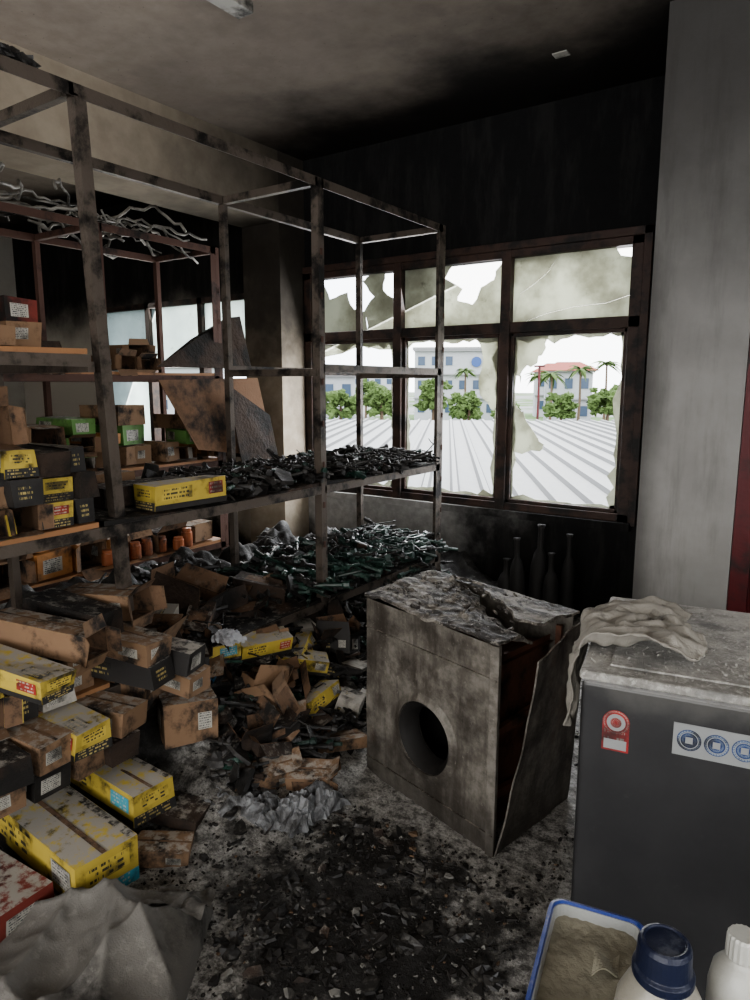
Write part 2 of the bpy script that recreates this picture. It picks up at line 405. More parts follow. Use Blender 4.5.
def carton(mb,pos,rz,Lx,Wy,Hz,col='kraft',ry=0,rx=0,open_=None,jit=.006,labels=True):
    M=TR(pos,rz,ry,rx);mi=K[col]
    j=lambda:R.uniform(-jit,jit)
    C={}
    for a in(0,1):
        for b in(0,1):
            for c in(0,1): C[a,b,c]=Vector(((a-.5)*Lx+j(),(b-.5)*Wy+j(),c*Hz+(j() if c else 0)))
    F={'-x':[(0,1,0),(0,0,0),(0,0,1),(0,1,1)],'+x':[(1,0,0),(1,1,0),(1,1,1),(1,0,1)],
       '-y':[(0,0,0),(1,0,0),(1,0,1),(0,0,1)],'+y':[(1,1,0),(0,1,0),(0,1,1),(1,1,1)],
       '-z':[(0,1,0),(1,1,0),(1,0,0),(0,0,0)],'+z':[(0,0,1),(1,0,1),(1,1,1),(0,1,1)]}
    N={'-x':(-1,0,0),'+x':(1,0,0),'-y':(0,-1,0),'+y':(0,1,0),'-z':(0,0,-1),'+z':(0,0,1)}
    cen=Vector((0,0,Hz/2))
    for k,ix in F.items():
        q=[C[i] for i in ix]
        if k==open_:
            nrm=Vector(N[k])
            for e in range(4):
                a,b=q[e],q[(e+1)%4]
                mid=(q[0]+q[1]+q[2]+q[3])/4
                out=((a+b)/2-mid).normalized()
                ang=R.uniform(-.2,1.25) if R.random()<.8 else 1.9
                ln=min((q[1]-q[0]).length,(q[2]-q[1]).length)*.5
                if ln>.16: ln=.16
                dv=(nrm*math.cos(ang)+out*math.sin(ang))*ln
                sh=(b-a)*.06
                mb.add([a,b,b+dv-sh,a+dv+sh],[(0,1,2,3)],mi,M)
                mb.add([a+nrm*.001-out*.003,b+nrm*.001-out*.003,b+dv-sh-out*.003,a+dv+sh-out*.003],[(3,2,1,0)],1,M)
            continue
        mb.add(q,[(0,1,2,3)],mi,M)
        if open_: 
            qi=[cen+(p-cen)*.975 for p in q]
            mb.add(qi,[(3,2,1,0)],1,M)
        if labels and k!='-z':
            nv=Vector(N[k])*.0022
            def lab(u0,v0,u1,v1,m_):
                P=[]
                for u,v in((u0,v0),(u1,v0),(u1,v1),(u0,v1)):
                    P.append((q[0]*(1-u)+q[1]*u)*(1-v)+(q[3]*(1-u)+q[2]*u)*v+nv)
                mb.add(P,[(0,1,2,3)],m_,M)
            big=k in('-y','+y','+z')
            if col=='kraft':
                if k in('-x','+x'): lab(.15,.3,.6,.75,K['lw']) if R.random()<.7 else None
                elif k!='+z': lab(.62,.3,.88,.72,K['lw']) if R.random()<.5 else None
                else: lab(0,.46,1,.54,K['inner'])
            elif col=='yellow':
                if k in('-x','+x'): lab(.0,.0,1,.34,K['lc'] if Wy>.17 else K['lb']);lab(.15,.5,.85,.85,K['lr'] if R.random()<.3 else K['ly'])
                elif k=='+z': 
                    if Lx<.45: lab(.7,.1,.95,.5,K['lb'])
                    else: lab(0,.42,1,.50,K['inner']);lab(.02,.86,.98,.98,K['black'])
                else: lab(.0,.0,1,.22,K['black']);lab(.08,.38,.5,.86,K['ly']);lab(.74,.38,.95,.85,K[R.choice(['lr','lc','lw'])])
            elif col=='black':
                if k in('-x','+x'): lab(.15,.22,.7,.78,K[R.choice(['lw','lb','lb'])])
                else: lab(.05,.2,.5,.8,K['lb']);lab(.68,.3,.88,.7,K['lw']) if R.random()<.5 else None
            elif col in('red','blue','orange','green'):
                if k in('-x','+x'): lab(.15,.2,.7,.75,K['lw'])
                else: lab(.1,.2,.45,.8,K['lw'])
            elif col=='white':
                lab(.1,.25,.7,.65,K['lb'] if big else K['lw'])
    return M

sb=MB()
def row(mb,xf,y0,y1,z,cols,nst=(1,3),w=(.09,.15),h=(.06,.10),l=(.28,.42),gap=.004,messy=.12,openp=.12):
    y=y0
    while y<y1-.05:
        ww=min(R.uniform(*w),y1-y);zz=z
        hh=R.uniform(*h);ll=R.uniform(*l)
        for k in range(R.randint(*nst)):
            c=R.choice(cols)
            carton(mb,(xf-ll/2-R.uniform(-.02,.05),y+ww/2+R.uniform(-.006,.006),zz),R.uniform(-messy,messy)*.5,ll,ww*.97,hh*.98,c,
                   open_='+x' if R.random()<openp else None)
            zz+=hh+.002
        y+=ww+gap
row(sb,-2.12,.25,1.38,1.085,['black','yellow','yellow','black','kraft','char','kraft'],(3,3),h=(.072,.09),openp=.05)
row(sb,-2.10,.25,1.38,.49,['kraft','kraft','yellow','kraft','white','black','char'],(2,2),openp=.1)
row(sb,-2.16,.3,1.30,1.67,['kraft','kraft','red','kraft','kraft'],(1,2),w=(.1,.16),h=(.05,.08))
row(sb,-2.16,.3,1.0,1.82,['kraft','char','kraft'],(1,1),w=(.1,.16),h=(.05,.08))
carton(sb,(-2.25,.98,1.37),.1,.34,.2,.12,'kraft',0,0,'+x')
carton(sb,(-2.28,.72,1.37),-.1,.34,.2,.14,'char',0,0,'+x')
sb.build('stacked_parts_cartons',CM)
sb=MB()
row(sb,-2.32,.25,1.36,.0,['kraft','black','char','char'],(3,4),h=(.09,.11),openp=.2)
sb.build('stacked_parts_cartons',CM)
sb=MB()
carton(sb,(-2.20,1.82,1.075),math.radians(86),.34,.13,.10,'yellow')
carton(sb,(-2.42,1.78,1.075),math.radians(88),.40,.14,.08,'char')
carton(sb,(-2.6,1.70,1.085),math.radians(80),.3,.1,.1,'kraft')
sb.build('parts_carton_row',CM)
sb=MB()
row(sb,-3.57,1.3,3.25,.50,['kraft','orange','kraft','char','kraft'],(1,2),w=(.14,.26),h=(.10,.17),messy=.5,openp=.4)
row(sb,-3.57,1.3,3.25,1.07,['kraft','char','green','kraft','white','orange','kraft'],(1,3),w=(.10,.2),h=(.06,.14),messy=.6,openp=.5)
row(sb,-3.57,1.3,2.2,1.64,['kraft','kraft','char'],(1,2),w=(.14,.25),h=(.09,.14),messy=.4,openp=.3)
row(sb,-3.57,2.5,2.8,1.64,['kraft','kraft'],(1,2),w=(.14,.2),h=(.07,.09),messy=.4,openp=.3)
row(sb,-3.57,.1,1.2,1.07,['kraft','kraft','white'],(1,2),w=(.2,.3),h=(.14,.2),l=(.3,.45))
row(sb,-3.57,.1,1.2,.50,['kraft','kraft','white'],(1,2),w=(.2,.3),h=(.14,.2),l=(.3,.45))
sb.build('shelf_cartons',CM)
M_bcard=gmat('browned_cardboard',(.19,.11,.065),.9,soot=.4,sscale=2.5,ash=.3,bump=.4)
m=MB()
def sheet(P,mi,th=.006):
    a=Vector(P[1])-Vector(P[0]);b=Vector(P[-1])-Vector(P[0]);n_=a.cross(b).normalized()*th
    vs=[Vector(p) for p in P]+[Vector(p)+n_ for p in P];N_=len(P)
    m.add(vs,[list(range(N_))[::-1],list(range(N_,2*N_))]+[(i,(i+1)%N_,N_+(i+1)%N_,N_+i) for i in range(N_)],mi)
sheet([(-3.50,2.75,1.66),(-3.50,3.55,1.66),(-3.60,3.55,2.02),(-3.6,3.42,2.0),(-3.6,3.1,1.84)],3)
sheet([(-3.49,2.75,1.58),(-3.49,3.60,1.60),(-3.42,3.66,1.12),(-3.42,3.4,1.08),(-3.45,3.0,1.14)],4)
sheet([(-3.38,3.20,1.56),(-3.40,3.62,1.34),(-3.36,3.68,.95),(-3.36,3.3,1.02)],3)
m.build('burnt_cardboard_sheet',[M_kraft,M_kin,M_ply,M_chr,M_bcard])
M_orp=gmat('orange_plastic',(.28,.09,.035),.5,soot=.35,ash=.4)
m=MB()
for i in range(7):
    y=2.35+i*.10+R.uniform(-.03,.03);x=-3.53+R.uniform(-.05,.0);hh=R.uniform(.08,.13)
    m.lathe([(0,0),(.034,0),(.036,.008),(.036,hh*.78),(.030,hh*.82),(.030,hh),(0,hh)],TR((x,y,.50)),0,16)
m.build('plastic_bottles',M_orp,smooth=False)

# ---------------------------------------------------------------- debris heaps
def HZ(x,y):
    a=sm(-1.66,-2.45,x)*sm(1.2,1.7,y)*.36
    a+=.09*sm(-1.4,-1.85,x)*sm(1.15,1.6,y)*(1-sm(3.2,4.2,y)*.3)
    a*=1-.25*sm(3.9,4.4,y)
    n1=noise.noise(Vector((x*3,y*3,1.)))*.5+noise.noise(Vector((x*8,y*8,3.)))*.25+noise.noise(Vector((x*21,y*21,5.)))*.12
    return max(.002,a*(1+n1*.7)+ (.012+.05*sm(-1.2,-2,x))*max(0,n1+.25)+.010*abs(noise.noise(Vector((x*40,y*40,2.)))))
def debris(x0,x1,y0,y1,nx,ny):
    m=MB()
    m.grid(nx,ny,lambda u,v:(x0+(x1-x0)*u,y0+(y1-y0)*v,.001+HZ(x0+(x1-x0)*u,y0+(y1-y0)*v)))
    m.build('fire_debris_layer',M_floor,smooth=True)
debris(-3.3,-.90,.25,4.43,150,240)
debris(-.90,.9,.25,3.68,90,160)
s=NB('melted_black_plastic')
c=s.mix(s.ramp(s.noise(8,6),.4,.7),(.010,.0095,.009),(.032,.030,.028))
a=s.math('MULTIPLY',s.ramp(s.nz(),.2,.9),s.ramp(s.noise(35,6,.7),.5,.7))
c=s.mix(s.math('MULTIPLY',a,.5),c,(.17,.165,.15))
M_melt=s.finish(c,s.ramp(s.noise(12),.3,.7,.35,.75),0,s.noise(50,5),.5,.006,.5)
s=NB('melted_green_black_plastic')
c=s.mix(s.ramp(s.noise(8,6),.4,.7),(.010,.022,.018),(.033,.075,.058))
a=s.math('MULTIPLY',s.ramp(s.nz(),.2,.9),s.ramp(s.noise(35,6,.7),.55,.75))
c=s.mix(s.math('MULTIPLY',a,.4),c,(.19,.23,.20))
M_meltg=s.finish(c,.4,0,s.noise(50,5),.5,.006,.5)
def rod(mb,p,az,el,Ln,r,mi):
    d=Vector((math.cos(az)*math.cos(el),math.sin(az)*math.cos(el),math.sin(el)))
    p=Vector(p);prof=[];pts=[]
    style=R.random()
    if style<.35: ts=[0,.06,.07,.2,.21,.28,.29,.36,.37,.44,.45,.52,.53,.9,1];rr=[.5,.5,1.1,1.1,.7,.7,1.25,1.25,.7,.7,1.25,1.25,.5,.5,.35]
    elif style<.7: ts=[0,.02,.25,.26,.7,.71,.8,.81,1];rr=[.9,1.0,1.0,.55,.5,1.2,1.2,.6,.55]
    else: ts=[0,.08,.1,.5,.9,.92,1];rr=[1.3,1.3,.6,.75,.6,1.1,1.1]
    side=d.cross(Vector((0,0,1))).normalized() if abs(d.z)<.95 else Vector((1,0,0));bd=R.uniform(-.05,.05)*Ln
    for t,q in zip(ts,rr):
        pts.append(p+d*(t-.5)*Ln+side*bd*math.sin(t*math.pi));prof.append(r*q)
    mb.tube(pts,prof,mi,7)
def plate(mb,p,sz,mi):
    T=TR(p,R.uniform(0,6.28),R.gauss(0,.5),R.gauss(0,.5));k=R.randint(4,6);th=sz*R.uniform(.05,.3)
    base=[(math.cos(6.283*q/k)*sz*R.uniform(.6,1.3),math.sin(6.283*q/k)*sz*R.uniform(.35,.9),0) for q in range(k)]
    mb.add(base+[(a,b,th) for a,b,c in base],[list(range(k,2*k)),list(range(k))[::-1]]+[(q,(q+1)%k,k+(q+1)%k,k+q) for q in range(k)],mi,T)
def pile(name,n,xr,yr,zf,Lr,rr,lay,mats,azb=None,lumps=30,green=.3,wire=20,plates=0):
    mb=MB()
    for i in range(n):
        x=R.uniform(*xr);y=R.uniform(*yr)
        z=zf(x,y)+R.random()*lay
        az=R.uniform(0,6.28) if azb is None or R.random()<.3 else azb+R.gauss(0,.45)
        rod(mb,(x,y,z+.015),az,R.gauss(0,.18),R.uniform(*Lr),R.uniform(*rr),1 if R.random()<green else 0)
    for i in range(lumps):
        x=R.uniform(*xr);y=R.uniform(*yr)
        mb.lump((x,y,zf(x,y)+R.random()*lay*.6),R.uniform(.02,.055),(1,R.uniform(.6,1.3),R.uniform(.4,.8)),1 if R.random()<green else 0,6,.6,R.random()*50)
    for i in range(plates):
        x=R.uniform(*xr);y=R.uniform(*yr)
        plate(mb,(x,y,zf(x,y)+R.random()*lay),R.uniform(.02,.08),2 if R.random()<.35 else 0)
    for i in range(wire):
        x=R.uniform(*xr);y=R.uniform(*yr);z=zf(x,y)+lay;a=R.uniform(0,6.28);P=[]
        for k in range(9):
            P.append((x,y,max(z,zf(x,y)+.01)));a+=R.gauss(0,.7);x+=math.cos(a)*.035;y+=math.sin(a)*.035;z+=R.gauss(0,.015)
        mb.tube(P,.0035,0,5)
    return mb.build(name,mats,smooth=False)
PM=[M_melt,M_meltg,M_chr]
pile('burnt_spare_parts_pile',460,(-2.66,-2.10),(2.5,3.80),lambda x,y:.49+.06*math.sin(math.pi*(y-2.4)/1.6)*math.sin(math.pi*min(1,max(0,(x+2.8)/.75))),(.16,.34),(.008,.019),.07,PM,azb=.25,lumps=50,green=.75,plates=60)
pile('burnt_spare_parts_pile',130,(-2.68,-2.14),(2.0,2.66),lambda x,y:1.08,(.10,.22),(.008,.016),.05,PM,azb=.4,lumps=40,green=.1,plates=60)
pile('burnt_spare_parts_pile',200,(-2.68,-2.14),(2.62,3.76),lambda x,y:1.08,(.10,.24),(.007,.015),.05,PM,azb=.5,lumps=70,green=.1,plates=80)
pile('burnt_rubble_pile',620,(-2.9,-1.66),(1.6,3.9),lambda x,y:HZ(x,y),(.10,.28),(.006,.017),.07,PM,azb=.5,lumps=230,green=.12,wire=60,plates=900)
pile('burnt_rubble_pile',200,(-3.5,-2.75),(1.5,4.1),lambda x,y:.10,(.12,.32),(.01,.03),.22,PM,lumps=90,green=.05,wire=10,plates=200)

M_char=gmat('char_flakes',(.025,.022,.020),.8,soot=.5,ash=.2,bump=.5)
M_ashf=gmat('ash_flakes',(.17,.165,.15),.9,soot=.3)
M_brf=gmat('brown_scraps',(.12,.08,.05),.9,soot=.4)
ml=MB();mr_=MB()
for i in range(9500):
    if R.random()<.6: x=R.gauss(-1.1,.5);y=R.gauss(1.5,.55)
    else: x=R.uniform(-3,.3);y=R.uniform(.3,4.4)
    if not(-3.2<x<.8 and .3<y<4.40): continue
    if x>-.62 and y>1.5 : continue
    if x>-.93 and y>3.6: continue
    if -1.6<x<-.7 and 1.9<y<2.6: continue
    sz=R.uniform(.002,.010)*(2.6 if R.random()<.06 else 1);z=HZ(x,y)+.001
    mi=R.choices([0,1,2],[.74,.2,.06])[0]
    m=ml if x<-.93 else mr_
    k=R.randint(3,5);a0=R.uniform(0,6);T=TR((x,y,z),a0,R.gauss(0,.35),R.gauss(0,.35))
    base=[(math.cos(6.283*q/k)*sz*R.uniform(.6,1.3),math.sin(6.283*q/k)*sz*R.uniform(.5,1.1),0) for q in range(k)]
    tp=[(a*.8,b*.8,sz*R.uniform(.15,.7)) for a,b,c in base]
    m.add(base+tp,[list(range(k,2*k))]+[(q,(q+1)%k,k+(q+1)%k,k+q) for q in range(k)],mi,T)
ml.build('charred_scraps',[M_char,M_ashf,M_brf]);mr_.build('charred_scraps',[M_char,M_ashf,M_brf])
m=MB()
for i in range(190):
    x=R.gauss(-1.1,.27);y=R.gauss(1.42,.27)
    if x>-.62 or (-1.6<x and y>1.85): continue
    if R.random()<.5: m.lump((x,y,HZ(x,y)),R.uniform(.008,.032),(1,R.uniform(.6,1.3),R.uniform(.3,.6)),0,5,.7,R.random()*80)
    else: plate(m,(x,y,HZ(x,y)+.003),R.uniform(.012,.038),0 if R.random()<.7 else 1)
m.build('charred_clods',[M_melt,M_chr])

fb=MB()
def C_(x,y,dz,rz,L_,W_,Hh,col,ry=0,rx=0,op=None,z=None):
    zz=(HZ(x,y) if z is None else z)+dz
    carton(fb,(x,y,zz),math.radians(rz),L_,W_,Hh,col,math.radians(ry),math.radians(rx),op,.008)
# foreground cartons
C_(-2.00,1.10,.0,-4,.54,.20,.16,'yellow',1,0,None,z=.01)
C_(-2.07,1.34,.0,-2,.50,.16,.11,'yellow',1)
C_(-2.20,1.53,.0,25,.26,.24,.20,'kraft',0,0,'+z')
C_(-1.98,1.62,.0,60,.20,.15,.16,'kraft')
C_(-1.74,1.29,-.005,38,.18,.11,.05,'kraft',5)
C_(-1.82,1.42,-.01,20,.20,.12,.05,'char',5)
C_(-1.98,.86,.0,4,.34,.18,.10,'red',0,0,None,z=.01)
C_(-2.20,1.86,.0,62,.34,.13,.08,'yellow',-4)
C_(-2.20,1.72,.02,55,.30,.12,.06,'black')
C_(-2.08,2.12,.06,68,.24,.11,.08,'yellow',0,15)
C_(-1.98,2.28,.03,40,.22,.12,.07,'yellow',8)
C_(-1.95,1.95,.0,75,.16,.12,.13,'kraft',20,0,'+z')
C_(-1.83,1.98,.0,10,.14,.10,.14,'kraft',-25,10,'+z')
C_(-1.74,2.30,.0,20,.11,.09,.13,'white',15,10)
C_(-1.65,2.12,.0,60,.22,.12,.04,'kraft',5,-10)
C_(-1.58,1.86,.0,30,.16,.12,.08,'kraft',0,10,'+x')
C_(-1.70,1.76,.0,60,.17,.11,.07,'kraft',0,10,'+x')
C_(-1.80,2.12,.0,-10,.18,.09,.05,'char',10,20,'+x')
C_(-1.86,1.80,.0,-20,.2,.12,.05,'char',10,5,'+z')
# mid slump
C_(-2.30,1.74,.0,-55,.28,.12,.10,'white',10,0,'+x',z=.50)
C_(-2.20,1.95,.0,-40,.24,.12,.10,'kraft',25,10,'+x',z=.36)
C_(-2.12,1.76,.0,-60,.22,.13,.07,'blue',15,0,None,z=.31)
C_(-2.08,2.05,.0,-50,.20,.12,.09,'kraft',20,5,'+x',z=.24)
C_(-2.35,2.25,.0,40,.24,.13,.10,'char',-10,10,'+x',z=.40)
C_(-2.45,2.0,.0,10,.28,.16,.12,'char',10,0,'+z',z=.50)
C_(-2.40,2.42,.0,30,.22,.13,.09,'char',10,0,'+x',z=.50)
C_(-2.25,1.48,.0,15,.34,.13,.10,'kraft',-4,0,'+x',z=.70)
C_(-2.22,1.32,.0,8,.36,.13,.09,'char',3,0,None,z=.70)
C_(-2.12,1.16,.0,20,.38,.13,.09,'kraft',6,0,'+x',z=.70)
C_(-2.08,1.42,.0,10,.34,.12,.08,'kraft',3,0,None,z=.61)
C_(-2.08,1.42,.0,14,.34,.12,.08,'black',3,0,None,z=.52)
C_(-2.06,1.56,.0,14,.34,.12,.08,'black',4,0,None,z=.53)
C_(-2.06,1.58,.0,8,.34,.12,.08,'kraft',4,0,None,z=.44)
C_(-2.02,1.00,.0,12,.36,.12,.07,'yellow',5,0,None,z=.66)
for (yy,cs) in ((.92,['kraft','char']),(1.05,['black','kraft']),(1.18,['kraft','yellow']),(1.30,['char','kraft'])):
    for k in range(2):
        C_(-2.10+.015*k+R.uniform(-.02,.02),yy,.0,R.uniform(-5,15),.34,.12,.085,cs[k],2,0,'+x' if R.random()<.2 else None,z=.30+k*.09)
for i in range(26):
    x=R.uniform(-2.5,-1.75);y=R.uniform(1.75,2.75)
    C_(x,y,R.uniform(-.01,.04),R.uniform(-90,90),R.uniform(.12,.24),R.uniform(.08,.12),R.uniform(.04,.09),R.choice(['kraft','char','char','char','yellow','black','white','char']),R.uniform(-22,22),R.uniform(-20,20),R.choice([None,'+x','+z']))
fb.build('fallen_parts_cartons',CM)

# crumpled plastic
s=NB('crumpled_grey_plastic')
c=s.mix(s.ramp(s.noise(14,6),.35,.65),(.05,.05,.05),(.16,.165,.17))
M_pls=s.finish(c,.35,0,s.noise(30,6,.7),.8,.01,.6)
def bag(name,c,sx,sy,hh,mat,sd,rz=0):
    mb=MB();M=TR(c,rz)
    def fn(u,v):
        x=(u-.5)*2;y=(v-.5)*2
        q=Vector((x*1.3+sd,y*1.3,sd))
        e=max(0,1-max(abs(x),abs(y))**2.5)
        z=e**.6*hh*(.35+.35*rdg(q*1.4)+.22*rdg(q*2.9))+.012*rdg(q*2.2)+.012
        k=1+.25*noise.noise(q*1.5)
        return (x*sx*k+.02*noise.noise(q*3+Vector((9,0,0))),y*sy*k+.02*noise.noise(q*4),max(.002,z))
    mb.grid(34,34,fn,0,M)
    return mb.build(name,mat,smooth=False)
bag('crumpled_plastic_bag',(-1.72,1.58,.02),.15,.10,.09,M_pls,3.,.6)
bag('crumpled_plastic_bag',(-1.48,1.72,.02),.13,.07,.10,M_pls,9.,1.4)
bag('crumpled_plastic_bag',(-1.60,1.63,.02),.10,.07,.07,M_pls,6.,.2)
M_wpl=gmat('white_plastic_bag',(.42,.43,.45),.45,soot=.1,bump=.4)
bag('crumpled_plastic_bag',(-2.10,1.94,.46),.06,.045,.06,M_wpl,5.,.2)
M_sack=gmat('dusty_woven_sack',(.16,.152,.138),.85,soot=.2,sscale=3,ash=.35,bump=.5,bscale=200,ashcol=(.24,.23,.21))
def sack(name):
    mb=MB();M=TR((-1.47,.78,.0),math.radians(33))
    def crease(x,y,a,o,wd,h):
        d_=x*math.cos(a)+y*math.sin(a)-o+.10*noise.noise(Vector((x*1.5,y*1.5,a)))
        return h*math.exp(-abs(d_)/wd)
    def fn(u,v):
        x=(u-.5)*2;y=(v-.5)*2
        e=max(0,1-abs(x)**6)*max(0,1-abs(y)**6)
        q=Vector((x*.8+2,y*.9,4))
        f=crease(x,y,.3,.35,.14,.045)+crease(x,y,1.2,-.2,.10,.035)+crease(x,y,-.7,.1,.12,.04)+crease(x,y,.9,.6,.10,.05)+crease(x,y,-.2,-.5,.10,.04)+crease(x,y,1.6,.75,.06,.04)
        f+=.04*noise.noise(q*1.3)+.006*rdg(q*5)
        return (x*.29*(1+.10*noise.noise(q*1.3)),y*.36*(1+.10*noise.noise(q*1.9)),.008+e**.5*max(.02,.065+f+.03*x))
    mb.grid(90,90,fn,0,M)
    mb.grid(20,14,lambda u,v:(.12+.17*u,.22+.15*v-.03*u,.13+.05*u*(1-u)+.012*math.sin(v*9+u*5)+.015*noise.noise(Vector((u*5,v*5,1)))-.06*v),0,M)
    return mb.build(name,M_sack,smooth=True)
sack('woven_sack')

# ---------------------------------------------------------------- burnt front-load washing machine
s=NB('burnt_enamel')
n=s.noise(4,8,.66)
st=s.noise(1.,7,.65,s.stretch(14,14,2.5))
c=s.mix(s.ramp(s.noise(18,7,.7),.35,.65),(.12,.108,.092),(.22,.205,.18))
c=s.mix(s.ramp(n,.43,.66,0,.87),c,(.028,.023,.019))
c=s.mix(s.ramp(st,.46,.68,0,.78),c,(.04,.033,.027))
c=s.mix(s.ramp(s.noise(2.5,4),.6,.75,0,.5),c,(.12,.06,.03))
c=s.mix(s.ramp(s.noise(55,6,.75),.60,.72,0,.6),c,(.33,.31,.28))
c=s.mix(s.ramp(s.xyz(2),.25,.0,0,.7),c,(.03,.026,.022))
a=s.math('MULTIPLY',s.ramp(s.nz(),.5,.95),s.ramp(s.noise(22,8,.75),.48,.62))
c=s.mix(s.math('MULTIPLY',a,.8),c,(.33,.30,.26))
M_enam=s.finish(c,.55,.1,s.noise(40,6),.4,.006,.4)
s=NB('charred_ashy_top')
c=s.mix(s.ramp(s.noise(16,8,.75),.38,.6),(.09,.08,.068),(.28,.26,.23))
c=s.mix(s.ramp(s.noise(6,8,.7,None,1.5),.47,.56,0,.92),c,(.022,.019,.017))
c=s.mix(s.ramp(s.noise(70,6,.75),.56,.66,0,.7),c,(.44,.42,.38))
M_top=s.finish(c,.75,0,s.noise(30,8,.75),.9,.012,.3)
M_inr=gmat('rusted_inner_steel',(.15,.07,.045),.6,.3,soot=.4,bump=.4)
M_hole=gmat('sooty_drum',(.015,.014,.013),.7,soot=.5)
OC=Vector((-1.15,2.2,0))
we=empty('burnt_washing_machine',OC)
HW=.735
FL=Vector((-1.495,2.11,0));FR=Vector((-.855,1.925,0));BR=Vector((-.765,2.365,0));BL=Vector((-1.455,2.555,0))
def P4(a,d,z):
    p=(FL*(1-a)+FR*a)*(1-d)+(BL*(1-a)+BR*a)*d
    return Vector((p.x,p.y,z))-OC
m=MB()
ex=(FR-FL).normalized();en=Vector((ex.y,-ex.x,0))
NS=40;wid=(FR-FL).length
hc=(wid*.50,.29);hr=.135
ring=[];rect=[];mid=[]
for k in range(NS):
    a=2*math.pi*k/NS;dx,dz=math.cos(a),math.sin(a)
    ring.append((hc[0]+dx*hr,hc[1]+dz*hr))
    tx=((wid-hc[0]) if dx>0 else hc[0])/max(1e-6,abs(dx));tz=((HW-hc[1]) if dz>0 else hc[1])/max(1e-6,abs(dz));t=min(tx,tz)
    rect.append((hc[0]+dx*t,hc[1]+dz*t));mid.append((hc[0]+dx*(hr+.03),hc[1]+dz*(hr+.03)))
for cx_,cz_ in((0,0),(wid,0),(wid,HW),(0,HW)):
    i=min(range(NS),key=lambda i:(rect[i][0]-cx_)**2+(rect[i][1]-cz_)**2);rect[i]=(cx_,cz_)
O=FL-OC
def fp(x,z,o=0.): 
    b=.006*noise.noise(Vector((x*5,z*5,0)))
    return O+ex*x+Vector((0,0,z))+en*(o+b)
vs=[fp(*p) for p in rect]+[fp(*p,o=.0) for p in mid]+[fp(*p,o=.012) for p in ring]+[fp(*p,o=-.10) for p in ring]
fs=[]
for b in(0,1,2):
    for k in range(NS): fs.append((b*NS+k,b*NS+(k+1)%NS,(b+1)*NS+(k+1)%NS,(b+1)*NS+k))
m.add(vs,fs)
m.grid(10,12,lambda u,v:P4(0,1-u,v*HW)+ex*(.008*noise.noise(Vector((u*4,v*4,2)))))
m.grid(10,12,lambda u,v:P4(1-u,1,v*HW))
m.prism(fp(.0,HW-.115,.003),fp(wid,HW-.115,.003),.008,.006,0)
m.prism(fp(.0,.075,.003),fp(wid,.075,.003),.008,.006,0)
m.prism(fp(wid-.012,.0,-.006),fp(wid-.012,HW,-.006),.03,.02,0)
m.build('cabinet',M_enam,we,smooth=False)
m=MB()
dc=fp(hc[0],hc[1],-.0);
Md=Matrix.Translation(dc)@en.to_track_quat('Z','Y').to_matrix().to_4x4()
m.lathe([(hr+.02,-.06),(hr+.06,-.12),(hr+.07,-.34),(0,-.36)],Md,0,32)
m.lathe([(hr-.002,.006),(hr-.025,-.01),(hr-.03,-.07)],Md,0,32)
m.build('drum',M_hole,we,smooth=True)
m=MB()
m.grid(6,6,lambda u,v:P4(.90-.03*math.sin(v*3),.08+.85*u,.03+v*.62))
m.grid(6,4,lambda u,v:P4(.05+.88*u,.06+.86*v,.62+.02*math.sin(u*7)))
m.prism(P4(.96,.9,0),P4(.96,.9,.7),.02,.02)
m.prism(P4(.93,.1,.4),P4(.93,.9,.42),.02,.03);m.prism(P4(.93,.1,.18),P4(.93,.9,.15),.02,.03)
m.build('inner_frame',M_inr,we)
m=MB()
bf=Vector((-.845,1.925,0.01));bb=Vector((-.76,2.38,0.01));tf_=Vector((-.745,1.985,.69));tb_=Vector((-.725,2.375,.735))
def sp(u,v):
    p=(bf*(1-u)+bb*u)*(1-v)+(tf_*(1-u)+tb_*u)*v
    p=p+Vector((1,-.1,0))*(.012*math.sin(math.pi*v)*(1-u*.6)+.010*noise.noise(Vector((u*4,v*4,7))))
    return p-OC
m.grid(14,18,sp)
m.build('side_panel',M_enam,we,solid=.006)
def crk(a):
    return 1.0-.60*sm(.12,1.0,a)+.035*math.sin(a*19)+.018*math.sin(a*47)
m=MB()
def tA(u,v):
    a=-.012+u*1.024;d=-.015+v*(crk(a)+.015)
    z=HW+.008+.010*noise.noise(Vector((a*3,d*3,0)))+.005*noise.noise(Vector((a*11,d*11,4)))-.045*sm(.55,1,v)*sm(.1,.6,a)
    z+=.006*rdg(Vector((a*9,d*9,3)))
    return P4(a,d,z)
m.grid(60,44,tA)
def tB(u,v):
    a=.16+u*.87;c0=crk(a)+.050*math.sin(math.pi*min(1,u*1.05))+.012;d=c0+(1.02-c0)*v
    z=HW+.020*sm(0,.5,u)*(1-v)+.008+.010*noise.noise(Vector((a*5,d*5,9)))+.006*rdg(Vector((a*9,d*9,8)))
    return P4(a,max(d,c0),z)
m.grid(44,16,tB)
for i in range(120):
    a=R.uniform(.02,.97);d=R.uniform(.02,.97)
    p=P4(a,d,HW+.014);plate(m,p,R.uniform(.003,.014),0)
m.build('buckled_top',M_top,we,solid=.010)

